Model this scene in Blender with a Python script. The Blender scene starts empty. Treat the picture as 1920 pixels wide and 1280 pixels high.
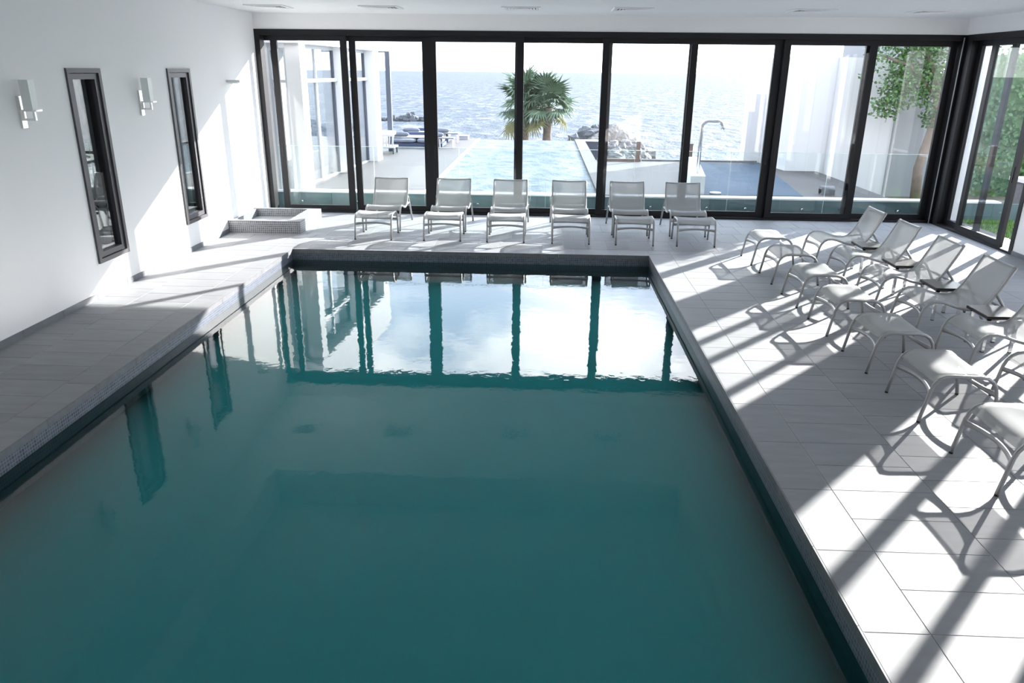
import bpy, math, random
from mathutils import Vector, Matrix
random.seed(7)
scene = bpy.context.scene
COL = scene.collection

# ------------------------------------------------------------------ camera
W, H = 1920, 1280
FOC, PITCH, YAW, ROLL, EYE = 1412.17, 0.3438, 0.0386, 0.0108, 2.30
cp, sp, cy, sy = math.cos(PITCH), math.sin(PITCH), math.cos(YAW), math.sin(YAW)
FWD = Vector((-sy * cp, cy * cp, -sp))
R0 = Vector((cy, sy, 0)); U0 = R0.cross(FWD)
RGT = R0 * math.cos(ROLL) + U0 * math.sin(ROLL)
UPV = -R0 * math.sin(ROLL) + U0 * math.cos(ROLL)
cam_data = bpy.data.cameras.new('camera')
cam = bpy.data.objects.new('camera', cam_data); COL.objects.link(cam)
m = Matrix((RGT, UPV, -FWD)).transposed().to_4x4(); m.translation = Vector((0, 0, EYE))
cam.matrix_world = m
cam_data.sensor_fit = 'HORIZONTAL'; cam_data.sensor_width = 36.0
cam_data.lens = FOC / W * 36.0
cam_data.clip_start = 0.05; cam_data.clip_end = 20000
scene.camera = cam

# ------------------------------------------------------------------ view / sampling
vs = scene.view_settings
vs.view_transform = 'Standard'; vs.look = 'None'; vs.gamma = 1.0; vs.use_curve_mapping = False
vs.exposure = 0.18
scene.display_settings.display_device = 'sRGB'
cyc = scene.cycles
cyc.use_denoising = True
cyc.max_bounces = 12; cyc.diffuse_bounces = 5; cyc.glossy_bounces = 5
cyc.transmission_bounces = 6; cyc.transparent_max_bounces = 40
cyc.blur_glossy = 0.25; cyc.caustics_reflective = True; cyc.caustics_refractive = False
cyc.sample_clamp_indirect = 400.0

# ------------------------------------------------------------------ sky and sun
SKY_STRENGTH = 3.35
world = bpy.data.worlds.new('sky'); scene.world = world; world.use_nodes = True
nt = world.node_tree; N = nt.nodes; L = nt.links; N.clear()
wo = N.new('ShaderNodeOutputWorld'); bg = N.new('ShaderNodeBackground')
tc = N.new('ShaderNodeTexCoord'); sx = N.new('ShaderNodeSeparateXYZ')
L.new(tc.outputs['Generated'], sx.inputs[0])
ramp = N.new('ShaderNodeValToRGB')
e = ramp.color_ramp.elements
e[0].position = 0.0; e[0].color = (0.90, 0.96, 1.0, 1)
e[1].position = 0.55; e[1].color = (0.28, 0.46, 0.82, 1)
k = e.new(0.16); k.color = (0.76, 0.85, 1.0, 1)
L.new(sx.outputs['Z'], ramp.inputs[0])
mp = N.new('ShaderNodeMapping'); mp.inputs['Scale'].default_value = (1.0, 1.0, 2.4); mp.inputs['Location'].default_value = (2.3, 2.7, 0.2)
L.new(tc.outputs['Generated'], mp.inputs[0])
nz = N.new('ShaderNodeTexNoise'); nz.inputs['Scale'].default_value = 4.2
nz.inputs['Detail'].default_value = 7; nz.inputs['Roughness'].default_value = 0.55
L.new(mp.outputs[0], nz.inputs['Vector'])
cr = N.new('ShaderNodeValToRGB')
cr.color_ramp.elements[0].position = 0.44; cr.color_ramp.elements[1].position = 0.62
L.new(nz.outputs['Fac'], cr.inputs[0])
mx = N.new('ShaderNodeMix'); mx.data_type = 'RGBA'
L.new(cr.outputs[0], mx.inputs[0]); L.new(ramp.outputs[0], mx.inputs[6])
mx.inputs[7].default_value = (1.8, 1.8, 1.82, 1)
SUN_DIR = Vector((0.92, 1.0, 0.468)).normalized()
dt = N.new('ShaderNodeVectorMath'); dt.operation = 'DOT_PRODUCT'; dt.inputs[1].default_value = SUN_DIR
L.new(tc.outputs['Generated'], dt.inputs[0])
mr = N.new('ShaderNodeMapRange'); mr.interpolation_type = 'SMOOTHSTEP'
mr.inputs['From Min'].default_value = -0.6; mr.inputs['From Max'].default_value = 1.0
mr.inputs['To Min'].default_value = 0.42; mr.inputs['To Max'].default_value = 1.35
L.new(dt.outputs['Value'], mr.inputs['Value'])
ms = N.new('ShaderNodeMath'); ms.operation = 'MULTIPLY'; ms.inputs[1].default_value = SKY_STRENGTH
L.new(mr.outputs[0], ms.inputs[0]); L.new(ms.outputs[0], bg.inputs['Strength'])
L.new(mx.outputs[2], bg.inputs['Color'])
L.new(bg.outputs[0], wo.inputs[0])

sl = bpy.data.lights.new('sun', 'SUN'); sl.energy = 20.0; sl.angle = math.radians(0.5)
sl.color = (1.0, 0.97, 0.93)
so = bpy.data.objects.new('sun', sl); COL.objects.link(so)
so.rotation_euler = SUN_DIR.to_track_quat('Z', 'Y').to_euler()
so.location = (30, 40, 25)

# ------------------------------------------------------------------ layout constants (metres)
XL, XR, YB, YN = -4.657, 6.468, 12.773, -2.2
PX0, PX1, PY, PYN = -3.395, 1.447, 9.954, 0.4
ZC = 3.138; ZF = 2.90; ZG = 2.74; ZW = -0.15
ZT = 0.27            # outdoor terrace level
ZSEA = -3.0

# ------------------------------------------------------------------ helpers
class MB:
    def __init__(s): s.v = []; s.f = []; s.sm = []
    def quadmesh(s, vs_, fs_, smooth=False):
        b = len(s.v); s.v += [tuple(x) for x in vs_]
        for f in fs_: s.f.append(tuple(b + i for i in f)); s.sm.append(smooth)
        return s
    def box(s, x0, x1, y0, y1, z0, z1):
        v = [(x0,y0,z0),(x1,y0,z0),(x1,y1,z0),(x0,y1,z0),(x0,y0,z1),(x1,y0,z1),(x1,y1,z1),(x0,y1,z1)]
        return s.quadmesh(v, [(0,3,2,1),(4,5,6,7),(0,1,5,4),(1,2,6,5),(2,3,7,6),(3,0,4,7)])
    def prism(s, poly, z0, z1):
        n = len(poly)
        v = [(x, y, z0) for x, y in poly] + [(x, y, z1) for x, y in poly]
        f = [tuple(range(n - 1, -1, -1)), tuple(range(n, 2 * n))]
        f += [(i, (i + 1) % n, n + (i + 1) % n, n + i) for i in range(n)]
        return s.quadmesh(v, f)
    def bevbox(s, x0, x1, y0, y1, z0, z1, b):
        # box with chamfered upper edges
        v = [(x0,y0,z0),(x1,y0,z0),(x1,y1,z0),(x0,y1,z0),(x0,y0,z1-b),(x1,y0,z1-b),(x1,y1,z1-b),(x0,y1,z1-b),
             (x0+b,y0+b,z1),(x1-b,y0+b,z1),(x1-b,y1-b,z1),(x0+b,y1-b,z1)]
        f = [(0,3,2,1),(8,9,10,11)]
        for i in range(4):
            j = (i + 1) % 4
            f.append((i, j, 4 + j, 4 + i)); f.append((4 + i, 4 + j, 8 + j, 8 + i))
        return s.quadmesh(v, f)
    def tube(s, pts, r, n=8, caps=True, closed=False):
        P = [Vector(p) for p in pts]; m_ = len(P); b = len(s.v)
        T0 = None; rings = []
        prev = None
        for i, p in enumerate(P):
            if closed: t = (P[(i + 1) % m_] - P[i - 1]).normalized()
            elif i == 0: t = (P[1] - P[0]).normalized()
            elif i == m_ - 1: t = (P[-1] - P[-2]).normalized()
            else: t = ((P[i + 1] - P[i]).normalized() + (P[i] - P[i - 1]).normalized()).normalized()
            if prev is None:
                a = Vector((0, 0, 1)) if abs(t.z) < 0.9 else Vector((1, 0, 0))
                u = t.cross(a).normalized()
            else:
                u = (prev - t * prev.dot(t)).normalized()
            w = t.cross(u); prev = u
            rr = r[i] if isinstance(r, (list, tuple)) else r
            for k_ in range(n):
                a_ = 2 * math.pi * k_ / n
                s.v.append(tuple(p + (u * math.cos(a_) + w * math.sin(a_)) * rr))
        segs = m_ if closed else m_ - 1
        for i in range(segs):
            j = (i + 1) % m_
            for k_ in range(n):
                k2 = (k_ + 1) % n
                s.f.append((b + i * n + k_, b + j * n + k_, b + j * n + k2, b + i * n + k2)); s.sm.append(True)
        if caps and not closed:
            s.f.append(tuple(b + k_ for k_ in range(n))); s.sm.append(False)
            s.f.append(tuple(b + (m_ - 1) * n + k_ for k_ in range(n - 1, -1, -1))); s.sm.append(False)
        return s
    def grid(s, fn, nu, nv, thick=0.0, smooth=True):
        b = len(s.v)
        top = [[Vector(fn(i / nu, j / nv)) for j in range(nv + 1)] for i in range(nu + 1)]
        flat = [p for row in top for p in row]
        s.v += [tuple(p) for p in flat]
        idx = lambda i, j: b + i * (nv + 1) + j
        for i in range(nu):
            for j in range(nv):
                s.f.append((idx(i, j), idx(i + 1, j), idx(i + 1, j + 1), idx(i, j + 1))); s.sm.append(smooth)
        if thick:
            b2 = len(s.v)
            for i in range(nu + 1):
                for j in range(nv + 1):
                    a = top[min(i + 1, nu)][j] - top[max(i - 1, 0)][j]
                    c = top[i][min(j + 1, nv)] - top[i][max(j - 1, 0)]
                    n_ = a.cross(c).normalized()
                    s.v.append(tuple(top[i][j] - n_ * thick))
            id2 = lambda i, j: b2 + i * (nv + 1) + j
            for i in range(nu):
                for j in range(nv):
                    s.f.append((id2(i, j), id2(i, j + 1), id2(i + 1, j + 1), id2(i + 1, j))); s.sm.append(smooth)
            for i in range(nu):
                s.f.append((idx(i, 0), id2(i, 0), id2(i + 1, 0), idx(i + 1, 0))); s.sm.append(False)
                s.f.append((idx(i, nv), idx(i + 1, nv), id2(i + 1, nv), id2(i, nv))); s.sm.append(False)
            for j in range(nv):
                s.f.append((idx(0, j), idx(0, j + 1), id2(0, j + 1), id2(0, j))); s.sm.append(False)
                s.f.append((idx(nu, j), id2(nu, j), id2(nu, j + 1), idx(nu, j + 1))); s.sm.append(False)
        return s
    def mesh(s, name, mat, off=(0, 0, 0)):
        me = bpy.data.meshes.new(name)
        me.from_pydata([(x - off[0], y - off[1], z - off[2]) for x, y, z in s.v], [], s.f)
        me.polygons.foreach_set('use_smooth', s.sm); me.update()
        if mat: me.materials.append(mat)
        return me
    def build(s, name, mat, parent=None, label=None, kind=None):
        off = ORG.get(parent.name, (0, 0, 0)) if parent else (0, 0, 0)
        o = bpy.data.objects.new(name, s.mesh(name, mat, off)); COL.objects.link(o)
        if parent:
            o.parent = parent; ORG[o.name] = off
        if label: o['label'] = label
        if kind: o['kind'] = kind
        return o
ORG = {}
def link(name, me, parent=None, loc=(0, 0, 0), rot=None):
    o = bpy.data.objects.new(name, me); COL.objects.link(o); o.location = loc
    if rot: o.rotation_euler = rot
    if parent: o.parent = parent
    return o
def tag(o, label, cat, group=None, kind=None):
    o['label'] = label; o['category'] = cat
    if group: o['group'] = group
    if kind: o['kind'] = kind
    return o
def thing(name, label, cat, loc=(0, 0, 0), group=None, rz=0):
    o = bpy.data.objects.new(name, None); COL.objects.link(o); o.location = loc
    o.rotation_euler = (0, 0, rz); o.empty_display_size = 0.1
    ORG[o.name] = tuple(loc)
    return tag(o, label, cat, group)
def struct(o):
    o['kind'] = 'structure'; return o
def sempty(name, loc=(0, 0, 0)):
    o = bpy.data.objects.new(name, None); COL.objects.link(o); o.location = loc
    ORG[o.name] = tuple(loc); o['kind'] = 'structure'; return o
def copy_tree(o, parent=None):
    c = o.copy(); COL.objects.link(c); c.parent = parent
    for ch in list(o.children): copy_tree(ch, c)
    return c
def BX(*a): return MB().box(*a)

# ------------------------------------------------------------------ materials
def base_mat(name):
    mt = bpy.data.materials.new(name); mt.use_nodes = True
    nt_ = mt.node_tree; bs = nt_.nodes['Principled BSDF']
    return mt, nt_, bs
def simple(name, col, rough=0.5, metal=0.0, spec=0.5, noise=0.0, nscale=8.0, bump=0.0):
    mt, nt_, bs = base_mat(name)
    bs.inputs['Base Color'].default_value = (*col, 1); bs.inputs['Roughness'].default_value = rough
    bs.inputs['Metallic'].default_value = metal; bs.inputs['Specular IOR Level'].default_value = spec
    if noise or bump:
        tc_ = nt_.nodes.new('ShaderNodeTexCoord'); n_ = nt_.nodes.new('ShaderNodeTexNoise')
        n_.inputs['Scale'].default_value = nscale; n_.inputs['Detail'].default_value = 5
        nt_.links.new(tc_.outputs['Object'], n_.inputs['Vector'])
        if noise:
            mx_ = nt_.nodes.new('ShaderNodeMix'); mx_.data_type = 'RGBA'
            mx_.inputs[6].default_value = (*[c * (1 - noise) for c in col], 1)
            mx_.inputs[7].default_value = (*[min(1, c * (1 + noise)) for c in col], 1)
            nt_.links.new(n_.outputs['Fac'], mx_.inputs[0]); nt_.links.new(mx_.outputs[2], bs.inputs['Base Color'])
        if bump:
            b_ = nt_.nodes.new('ShaderNodeBump'); b_.inputs['Strength'].default_value = bump
            b_.inputs['Distance'].default_value = 0.02
            nt_.links.new(n_.outputs['Fac'], b_.inputs['Height']); nt_.links.new(b_.outputs[0], bs.inputs['Normal'])
    return mt
def tile_mat(name, c0, c1, rough):
    mt, nt_, bs = base_mat(name); n = nt_.nodes; l = nt_.links
    tc_ = n.new('ShaderNodeTexCoord'); geo = n.new('ShaderNodeNewGeometry')
    mp_ = n.new('ShaderNodeMapping'); mp_.inputs['Scale'].default_value = (1.2, 5.0, 1.0)
    l.new(geo.outputs['Position'], mp_.inputs[0])
    a = n.new('ShaderNodeTexNoise'); a.inputs['Scale'].default_value = 3.0; a.inputs['Detail'].default_value = 6
    l.new(mp_.outputs[0], a.inputs['Vector'])
    oi = n.new('ShaderNodeObjectInfo')
    ad = n.new('ShaderNodeMath'); ad.operation = 'MULTIPLY_ADD'; ad.inputs[1].default_value = 0.35
    l.new(oi.outputs['Random'], ad.inputs[0]); l.new(a.outputs['Fac'], ad.inputs[2])
    sb = n.new('ShaderNodeMath'); sb.operation = 'SUBTRACT'; sb.inputs[1].default_value = 0.18; sb.use_clamp = True
    l.new(ad.outputs[0], sb.inputs[0])
    mx_ = n.new('ShaderNodeMix'); mx_.data_type = 'RGBA'
    mx_.inputs[6].default_value = (*c0, 1); mx_.inputs[7].default_value = (*c1, 1)
    l.new(sb.outputs[0], mx_.inputs[0]); l.new(mx_.outputs[2], bs.inputs['Base Color'])
    bs.inputs['Roughness'].default_value = rough; bs.inputs['Specular IOR Level'].default_value = 0.22
    b_ = n.new('ShaderNodeBump'); b_.inputs['Strength'].default_value = 0.08; b_.inputs['Distance'].default_value = 0.004
    l.new(a.outputs['Fac'], b_.inputs['Height']); l.new(b_.outputs[0], bs.inputs['Normal'])
    return mt
def mosaic_mat(name, ca, cb, mortar, size=0.025):
    mt, nt_, bs = base_mat(name); n = nt_.nodes; l = nt_.links
    geo = n.new('ShaderNodeNewGeometry'); s_ = n.new('ShaderNodeSeparateXYZ'); l.new(geo.outputs['Position'], s_.inputs[0])
    nn = n.new('ShaderNodeSeparateXYZ'); l.new(geo.outputs['Normal'], nn.inputs[0])
    ab = n.new('ShaderNodeMath'); ab.operation = 'ABSOLUTE'; l.new(nn.outputs['Z'], ab.inputs[0])
    gt = n.new('ShaderNodeMath'); gt.operation = 'GREATER_THAN'; gt.inputs[1].default_value = 0.7; l.new(ab.outputs[0], gt.inputs[0])
    xy = n.new('ShaderNodeMath'); xy.operation = 'ADD'; l.new(s_.outputs['X'], xy.inputs[0]); l.new(s_.outputs['Y'], xy.inputs[1])
    m1 = n.new('ShaderNodeMix'); l.new(gt.outputs[0], m1.inputs[0]); l.new(xy.outputs[0], m1.inputs[2]); l.new(s_.outputs['X'], m1.inputs[3])
    m2 = n.new('ShaderNodeMix'); l.new(gt.outputs[0], m2.inputs[0]); l.new(s_.outputs['Z'], m2.inputs[2]); l.new(s_.outputs['Y'], m2.inputs[3])
    cb_ = n.new('ShaderNodeCombineXYZ'); l.new(m1.outputs[0], cb_.inputs[0]); l.new(m2.outputs[0], cb_.inputs[1])
    br = n.new('ShaderNodeTexBrick'); br.offset = 0; br.squash = 1
    br.inputs['Scale'].default_value = 1.0; br.inputs['Brick Width'].default_value = size; br.inputs['Row Height'].default_value = size
    br.inputs['Mortar Size'].default_value = size * 0.09; br.inputs['Mortar Smooth'].default_value = 0.2; br.inputs['Bias'].default_value = 0.0
    br.inputs['Color1'].default_value = (*ca, 1); br.inputs['Color2'].default_value = (*cb, 1); br.inputs['Mortar'].default_value = (*mortar, 1)
    l.new(cb_.outputs[0], br.inputs['Vector']); l.new(br.outputs['Color'], bs.inputs['Base Color'])
    bs.inputs['Roughness'].default_value = 0.35
    return mt
def glass_mat(name, tint, refl0=0.04, gl=(1, 1, 1)):
    mt = bpy.data.materials.new(name); mt.use_nodes = True
    n = mt.node_tree.nodes; l = mt.node_tree.links; n.clear()
    out = n.new('ShaderNodeOutputMaterial'); tr = n.new('ShaderNodeBsdfTransparent'); tr.inputs[0].default_value = (*tint, 1)
    g = n.new('ShaderNodeBsdfGlossy'); g.inputs['Roughness'].default_value = 0.0; g.inputs['Color'].default_value = (*gl, 1)
    lw = n.new('ShaderNodeLayerWeight'); lw.inputs['Blend'].default_value = 0.5
    pw = n.new('ShaderNodeMath'); pw.operation = 'POWER'; pw.inputs[1].default_value = 5; l.new(lw.outputs['Facing'], pw.inputs[0])
    ma = n.new('ShaderNodeMath'); ma.operation = 'MULTIPLY_ADD'; ma.inputs[1].default_value = 1 - refl0; ma.inputs[2].default_value = refl0
    l.new(pw.outputs[0], ma.inputs[0])
    mx_ = n.new('ShaderNodeMixShader'); l.new(ma.outputs[0], mx_.inputs[0]); l.new(tr.outputs[0], mx_.inputs[1]); l.new(g.outputs[0], mx_.inputs[2])
    l.new(mx_.outputs[0], out.inputs[0]); return mt
def sling_mat(name, col, trans):
    mt = bpy.data.materials.new(name); mt.use_nodes = True
    n = mt.node_tree.nodes; l = mt.node_tree.links; n.clear()
    out = n.new('ShaderNodeOutputMaterial'); tr = n.new('ShaderNodeBsdfTransparent')
    d = n.new('ShaderNodeBsdfDiffuse'); d.inputs[0].default_value = (*col, 1)
    t = n.new('ShaderNodeBsdfTranslucent'); t.inputs[0].default_value = (*col, 1)
    m1 = n.new('ShaderNodeMixShader'); m1.inputs[0].default_value = 0.04; l.new(d.outputs[0], m1.inputs[1]); l.new(t.outputs[0], m1.inputs[2])
    m2 = n.new('ShaderNodeMixShader'); m2.inputs[0].default_value = trans; l.new(m1.outputs[0], m2.inputs[1]); l.new(tr.outputs[0], m2.inputs[2])
    l.new(m2.outputs[0], out.inputs[0]); return mt
def water_surface_mat(name, tint, bump_scale, bump_strength, dist=0.01):
    # clear rippled surface: Fresnel mirror over transmission
    mt = bpy.data.materials.new(name); mt.use_nodes = True
    n = mt.node_tree.nodes; l = mt.node_tree.links; n.clear()
    out = n.new('ShaderNodeOutputMaterial'); geo = n.new('ShaderNodeNewGeometry')
    nz_ = n.new('ShaderNodeTexNoise'); nz_.inputs['Scale'].default_value = bump_scale; nz_.inputs['Detail'].default_value = 3
    l.new(geo.outputs['Position'], nz_.inputs['Vector'])
    b_ = n.new('ShaderNodeBump'); b_.inputs['Strength'].default_value = bump_strength; b_.inputs['Distance'].default_value = dist
    l.new(nz_.outputs['Fac'], b_.inputs['Height'])
    tr = n.new('ShaderNodeBsdfTransparent'); tr.inputs[0].default_value = (*tint, 1)
    g = n.new('ShaderNodeBsdfGlossy'); g.inputs['Roughness'].default_value = 0.0; g.inputs['Color'].default_value = (1, 1, 1, 1)
    l.new(b_.outputs[0], g.inputs['Normal'])
    fr = n.new('ShaderNodeFresnel'); fr.inputs['IOR'].default_value = 1.333; l.new(b_.outputs[0], fr.inputs['Normal'])
    mx_ = n.new('ShaderNodeMixShader'); l.new(fr.outputs[0], mx_.inputs[0]); l.new(tr.outputs[0], mx_.inputs[1]); l.new(g.outputs[0], mx_.inputs[2])
    l.new(mx_.outputs[0], out.inputs[0]); return mt
def water_body_mat(name, col, radius):
    # murky depth of the pool: light scatters widely inside it
    mt = bpy.data.materials.new(name); mt.use_nodes = True
    n = mt.node_tree.nodes; l = mt.node_tree.links; n.clear()
    out = n.new('ShaderNodeOutputMaterial'); ss = n.new('ShaderNodeSubsurfaceScattering'); ss.falloff = 'RANDOM_WALK'
    ss.inputs['Color'].default_value = (*col, 1); ss.inputs['Scale'].default_value = radius; ss.inputs['Radius'].default_value = (0.6, 1.0, 1.0)
    l.new(ss.outputs[0], out.inputs[0]); return mt
def open_water_mat(name, c0, c1, scale, bump, stretch, foam=0.0, rough=0.12, spec=0.28):
    mt, nt_, bs = base_mat(name); n = nt_.nodes; l = nt_.links
    geo = n.new('ShaderNodeNewGeometry'); mp_ = n.new('ShaderNodeMapping'); mp_.inputs['Scale'].default_value = stretch
    l.new(geo.outputs['Position'], mp_.inputs[0])
    a = n.new('ShaderNodeTexNoise'); a.inputs['Scale'].default_value = scale; a.inputs['Detail'].default_value = 8; a.inputs['Roughness'].default_value = 0.6
    l.new(mp_.outputs[0], a.inputs['Vector'])
    b_ = n.new('ShaderNodeBump'); b_.inputs['Strength'].default_value = bump; b_.inputs['Distance'].default_value = 1.0
    l.new(a.outputs['Fac'], b_.inputs['Height']); l.new(b_.outputs[0], bs.inputs['Normal'])
    r_ = n.new('ShaderNodeValToRGB'); r_.color_ramp.elements[0].color = (*c0, 1); r_.color_ramp.elements[1].color = (*c1, 1)
    r_.color_ramp.elements[0].position = 0.40; r_.color_ramp.elements[1].position = 0.60
    if foam:
        q = r_.color_ramp.elements.new(0.68); q.color = (foam, foam, foam, 1)
    l.new(a.outputs['Fac'], r_.inputs[0]); l.new(r_.outputs[0], bs.inputs['Base Color'])
    bs.inputs['Roughness'].default_value = rough; bs.inputs['IOR'].default_value = 1.333; bs.inputs['Specular IOR Level'].default_value = spec
    return mt
M = {}
M['plaster'] = simple('white_plaster', (0.875, 0.87, 0.875), 0.85, spec=0.2, bump=0.03, nscale=40)
M['ceiling'] = simple('ceiling_paint', (0.88, 0.875, 0.88), 0.9, spec=0.1)
M['tile'] = tile_mat('porcelain_tile', (0.228, 0.234, 0.248), (0.312, 0.32, 0.334), 0.6)
M['tile_dark'] = simple('skirting_tile', (0.16, 0.17, 0.19), 0.5, noise=0.2, nscale=9)
M['grout'] = simple('grout', (0.55, 0.55, 0.55), 0.9)
M['mosaic'] = mosaic_mat('pool_mosaic', (0.05, 0.06, 0.085), (0.115, 0.13, 0.165), (0.24, 0.25, 0.28))
M['mosaic_dimmed'] = mosaic_mat('pool_wall_dimmed', (0.012, 0.032, 0.04), (0.02, 0.05, 0.06), (0.03, 0.06, 0.065))  # same mosaic below the waterline, colour darkened for light lost in the water
M['mosaic_light'] = mosaic_mat('basin_mosaic', (0.09, 0.10, 0.12), (0.16, 0.17, 0.19), (0.5, 0.5, 0.5), 0.03)
M['coping'] = simple('coping_stone', (0.16, 0.16, 0.175), 0.5, noise=0.35, nscale=14)
M['frame'] = simple('anthracite_aluminium', (0.011, 0.0105, 0.013), 0.42, spec=0.3)
M['frame_win'] = simple('window_aluminium', (0.075, 0.07, 0.078), 0.4, spec=0.5)
M['handle'] = simple('black_handle', (0.004, 0.004, 0.004), 0.5)
M['silver'] = simple('brushed_silver', (0.6, 0.6, 0.6), 0.35, metal=0.8)
M['chrome'] = simple('chrome', (0.75, 0.74, 0.73), 0.12, metal=1.0)
M['steel'] = simple('stainless', (0.72, 0.72, 0.72), 0.25, metal=1.0)
M['glass'] = glass_mat('door_glass', (0.985, 0.993, 0.99), 0.03)
M['glass_dark'] = glass_mat('window_glass', (0.75, 0.78, 0.80), 0.10)
M['glass_bal'] = glass_mat('balustrade_glass', (0.96, 0.99, 0.985), 0.02)
M['glass_edge'] = simple('glass_edge', (0.65, 0.80, 0.78), 0.2)
M['opal'] = simple('opal_glass', (0.78, 0.82, 0.80), 0.25, spec=0.5)
M['alu'] = simple('powder_coated_tube', (0.37, 0.37, 0.37), 0.38, spec=0.5, metal=0.25)
M['sling'] = sling_mat('mesh_sling', (0.52, 0.53, 0.53), 0.46)
M['rubber'] = simple('rubber_foot', (0.02, 0.02, 0.02), 0.7)
M['tabletop'] = simple('table_laminate', (0.17, 0.165, 0.16), 0.22, spec=0.6)
M['tableedge'] = simple('table_edge', (0.03, 0.028, 0.028), 0.4)
M['water'] = water_surface_mat('pool_water_surface', (0.62, 0.93, 0.945), 8.0, 0.07)
M['water_body'] = water_body_mat('pool_water_depth', (0.17, 0.58, 0.61), 5.0)
M['terrace'] = tile_mat('terrace_paving', (0.08, 0.075, 0.074), (0.102, 0.096, 0.095), 0.6)
M['ledge'] = tile_mat('ledge_stone', (0.065, 0.12, 0.13), (0.17, 0.23, 0.235), 0.4)
M['slate'] = simple('dark_paving', (0.055, 0.082, 0.12), 0.7, spec=0.15, noise=0.25, nscale=3)
M['sea'] = open_water_mat('sea_water', (0.032, 0.054, 0.08), (0.092, 0.11, 0.128), 0.55, 1.0, (1.0, 0.45, 1.0), foam=0.22, rough=0.65)
M['outpool'] = open_water_mat('outdoor_pool_water', (0.05, 0.082, 0.105), (0.125, 0.15, 0.165), 3.0, 0.3, (1.0, 0.6, 1.0), rough=0.35, spec=0.08)
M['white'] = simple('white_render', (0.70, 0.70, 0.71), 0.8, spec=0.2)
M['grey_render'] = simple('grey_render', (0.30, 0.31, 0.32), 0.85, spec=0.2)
M['greyblue'] = simple('dark_post', (0.055, 0.07, 0.10), 0.5)
M['wframe'] = simple('pale_frame', (0.45, 0.47, 0.50), 0.5)
M['rock'] = simple('shore_rock', (0.17, 0.165, 0.165), 0.85, noise=0.7, nscale=2.5, bump=0.9)
M['rock_dark'] = simple('breakwater_rock', (0.10, 0.11, 0.12), 0.85, noise=0.4, nscale=2, bump=0.6)
M['fabric_grey'] = simple('dark_grey_cushion', (0.16, 0.18, 0.22), 0.9, noise=0.15)
M['fabric_light'] = simple('pale_cushion', (0.62, 0.63, 0.66), 0.9, noise=0.08)
M['fabric_navy'] = simple('navy_bolster', (0.05, 0.07, 0.13), 0.9)
M['wood'] = simple('brown_timber', (0.16, 0.11, 0.09), 0.6, noise=0.3)
M['bark'] = simple('palm_bark', (0.23, 0.18, 0.15), 0.9, noise=0.5, nscale=6, bump=0.8)
M['leaf'] = simple('palm_leaf', (0.11, 0.17, 0.10), 0.6, noise=0.4, nscale=1.5)
M['leaf_dry'] = simple('palm_leaf_yellow', (0.25, 0.24, 0.10), 0.6, noise=0.3)
M['foliage'] = simple('tree_leaf', (0.08, 0.17, 0.05), 0.5, noise=0.5, nscale=3)
M['grass'] = simple('grass_blade', (0.10, 0.26, 0.03), 0.6, noise=0.4, nscale=4)
M['soil'] = simple('soil', (0.10, 0.09, 0.06), 0.9)
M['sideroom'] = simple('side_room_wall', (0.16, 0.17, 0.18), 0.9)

# ------------------------------------------------------------------ room shell
struct(MB().box(XL-0.3, PX0-0.005, YN, YB+0.3, -0.05, -0.003).box(PX1+0.005, XR+0.3, YN, YB+0.3, -0.05, -0.003)
       .box(PX0-0.005, PX1+0.005, PY+0.005, YB+0.3, -0.05, -0.003).box(PX0-0.005, PX1+0.005, YN, PYN-0.005, -0.05, -0.003).build('floor', M['grout']))
floor = bpy.data.objects['floor']
# floor tiles: 60 x 30 cm; the largest in view are single pieces, the rest one field
def cam_size(x, y, w, d):
    v = Vector((x, y, -EYE)); z = v.dot(FWD)
    if z < 0.3: return -1
    px = W/2 + FOC*v.dot(RGT)/z; py = H/2 - FOC*v.dot(UPV)/z
    if px < -90 or px > W+90 or py < -20 or py > H+120: return -1
    return w*d/(z*z*z)
cells = []
G = 0.004
def col_y(x0, x1, ya, yb, step, off):
    y = ya + off - step
    while y < yb - 0.01:
        a, b = max(y, ya), min(y+step, yb)
        if b-a > 0.03: cells.append((x0, x1, a, b))
        y += step
def row_x(y0, y1, xa, xb, step, off):
    x = xa + off - step
    while x < xb - 0.01:
        a, b = max(x, xa), min(x+step, xb)
        if b-a > 0.03: cells.append((a, b, y0, y1))
        x += step
xs = [1.743 + 0.589*i for i in range(9)]
for i, x in enumerate(xs):
    if x < XR - 0.05: col_y(x, min(x+0.589, XR), YN, 10.26, 0.303, 0.10 + (0.1515 if i % 2 else 0))
col_y(PX1, 1.743, YN, 10.26, 0.606, 0.10)
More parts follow.
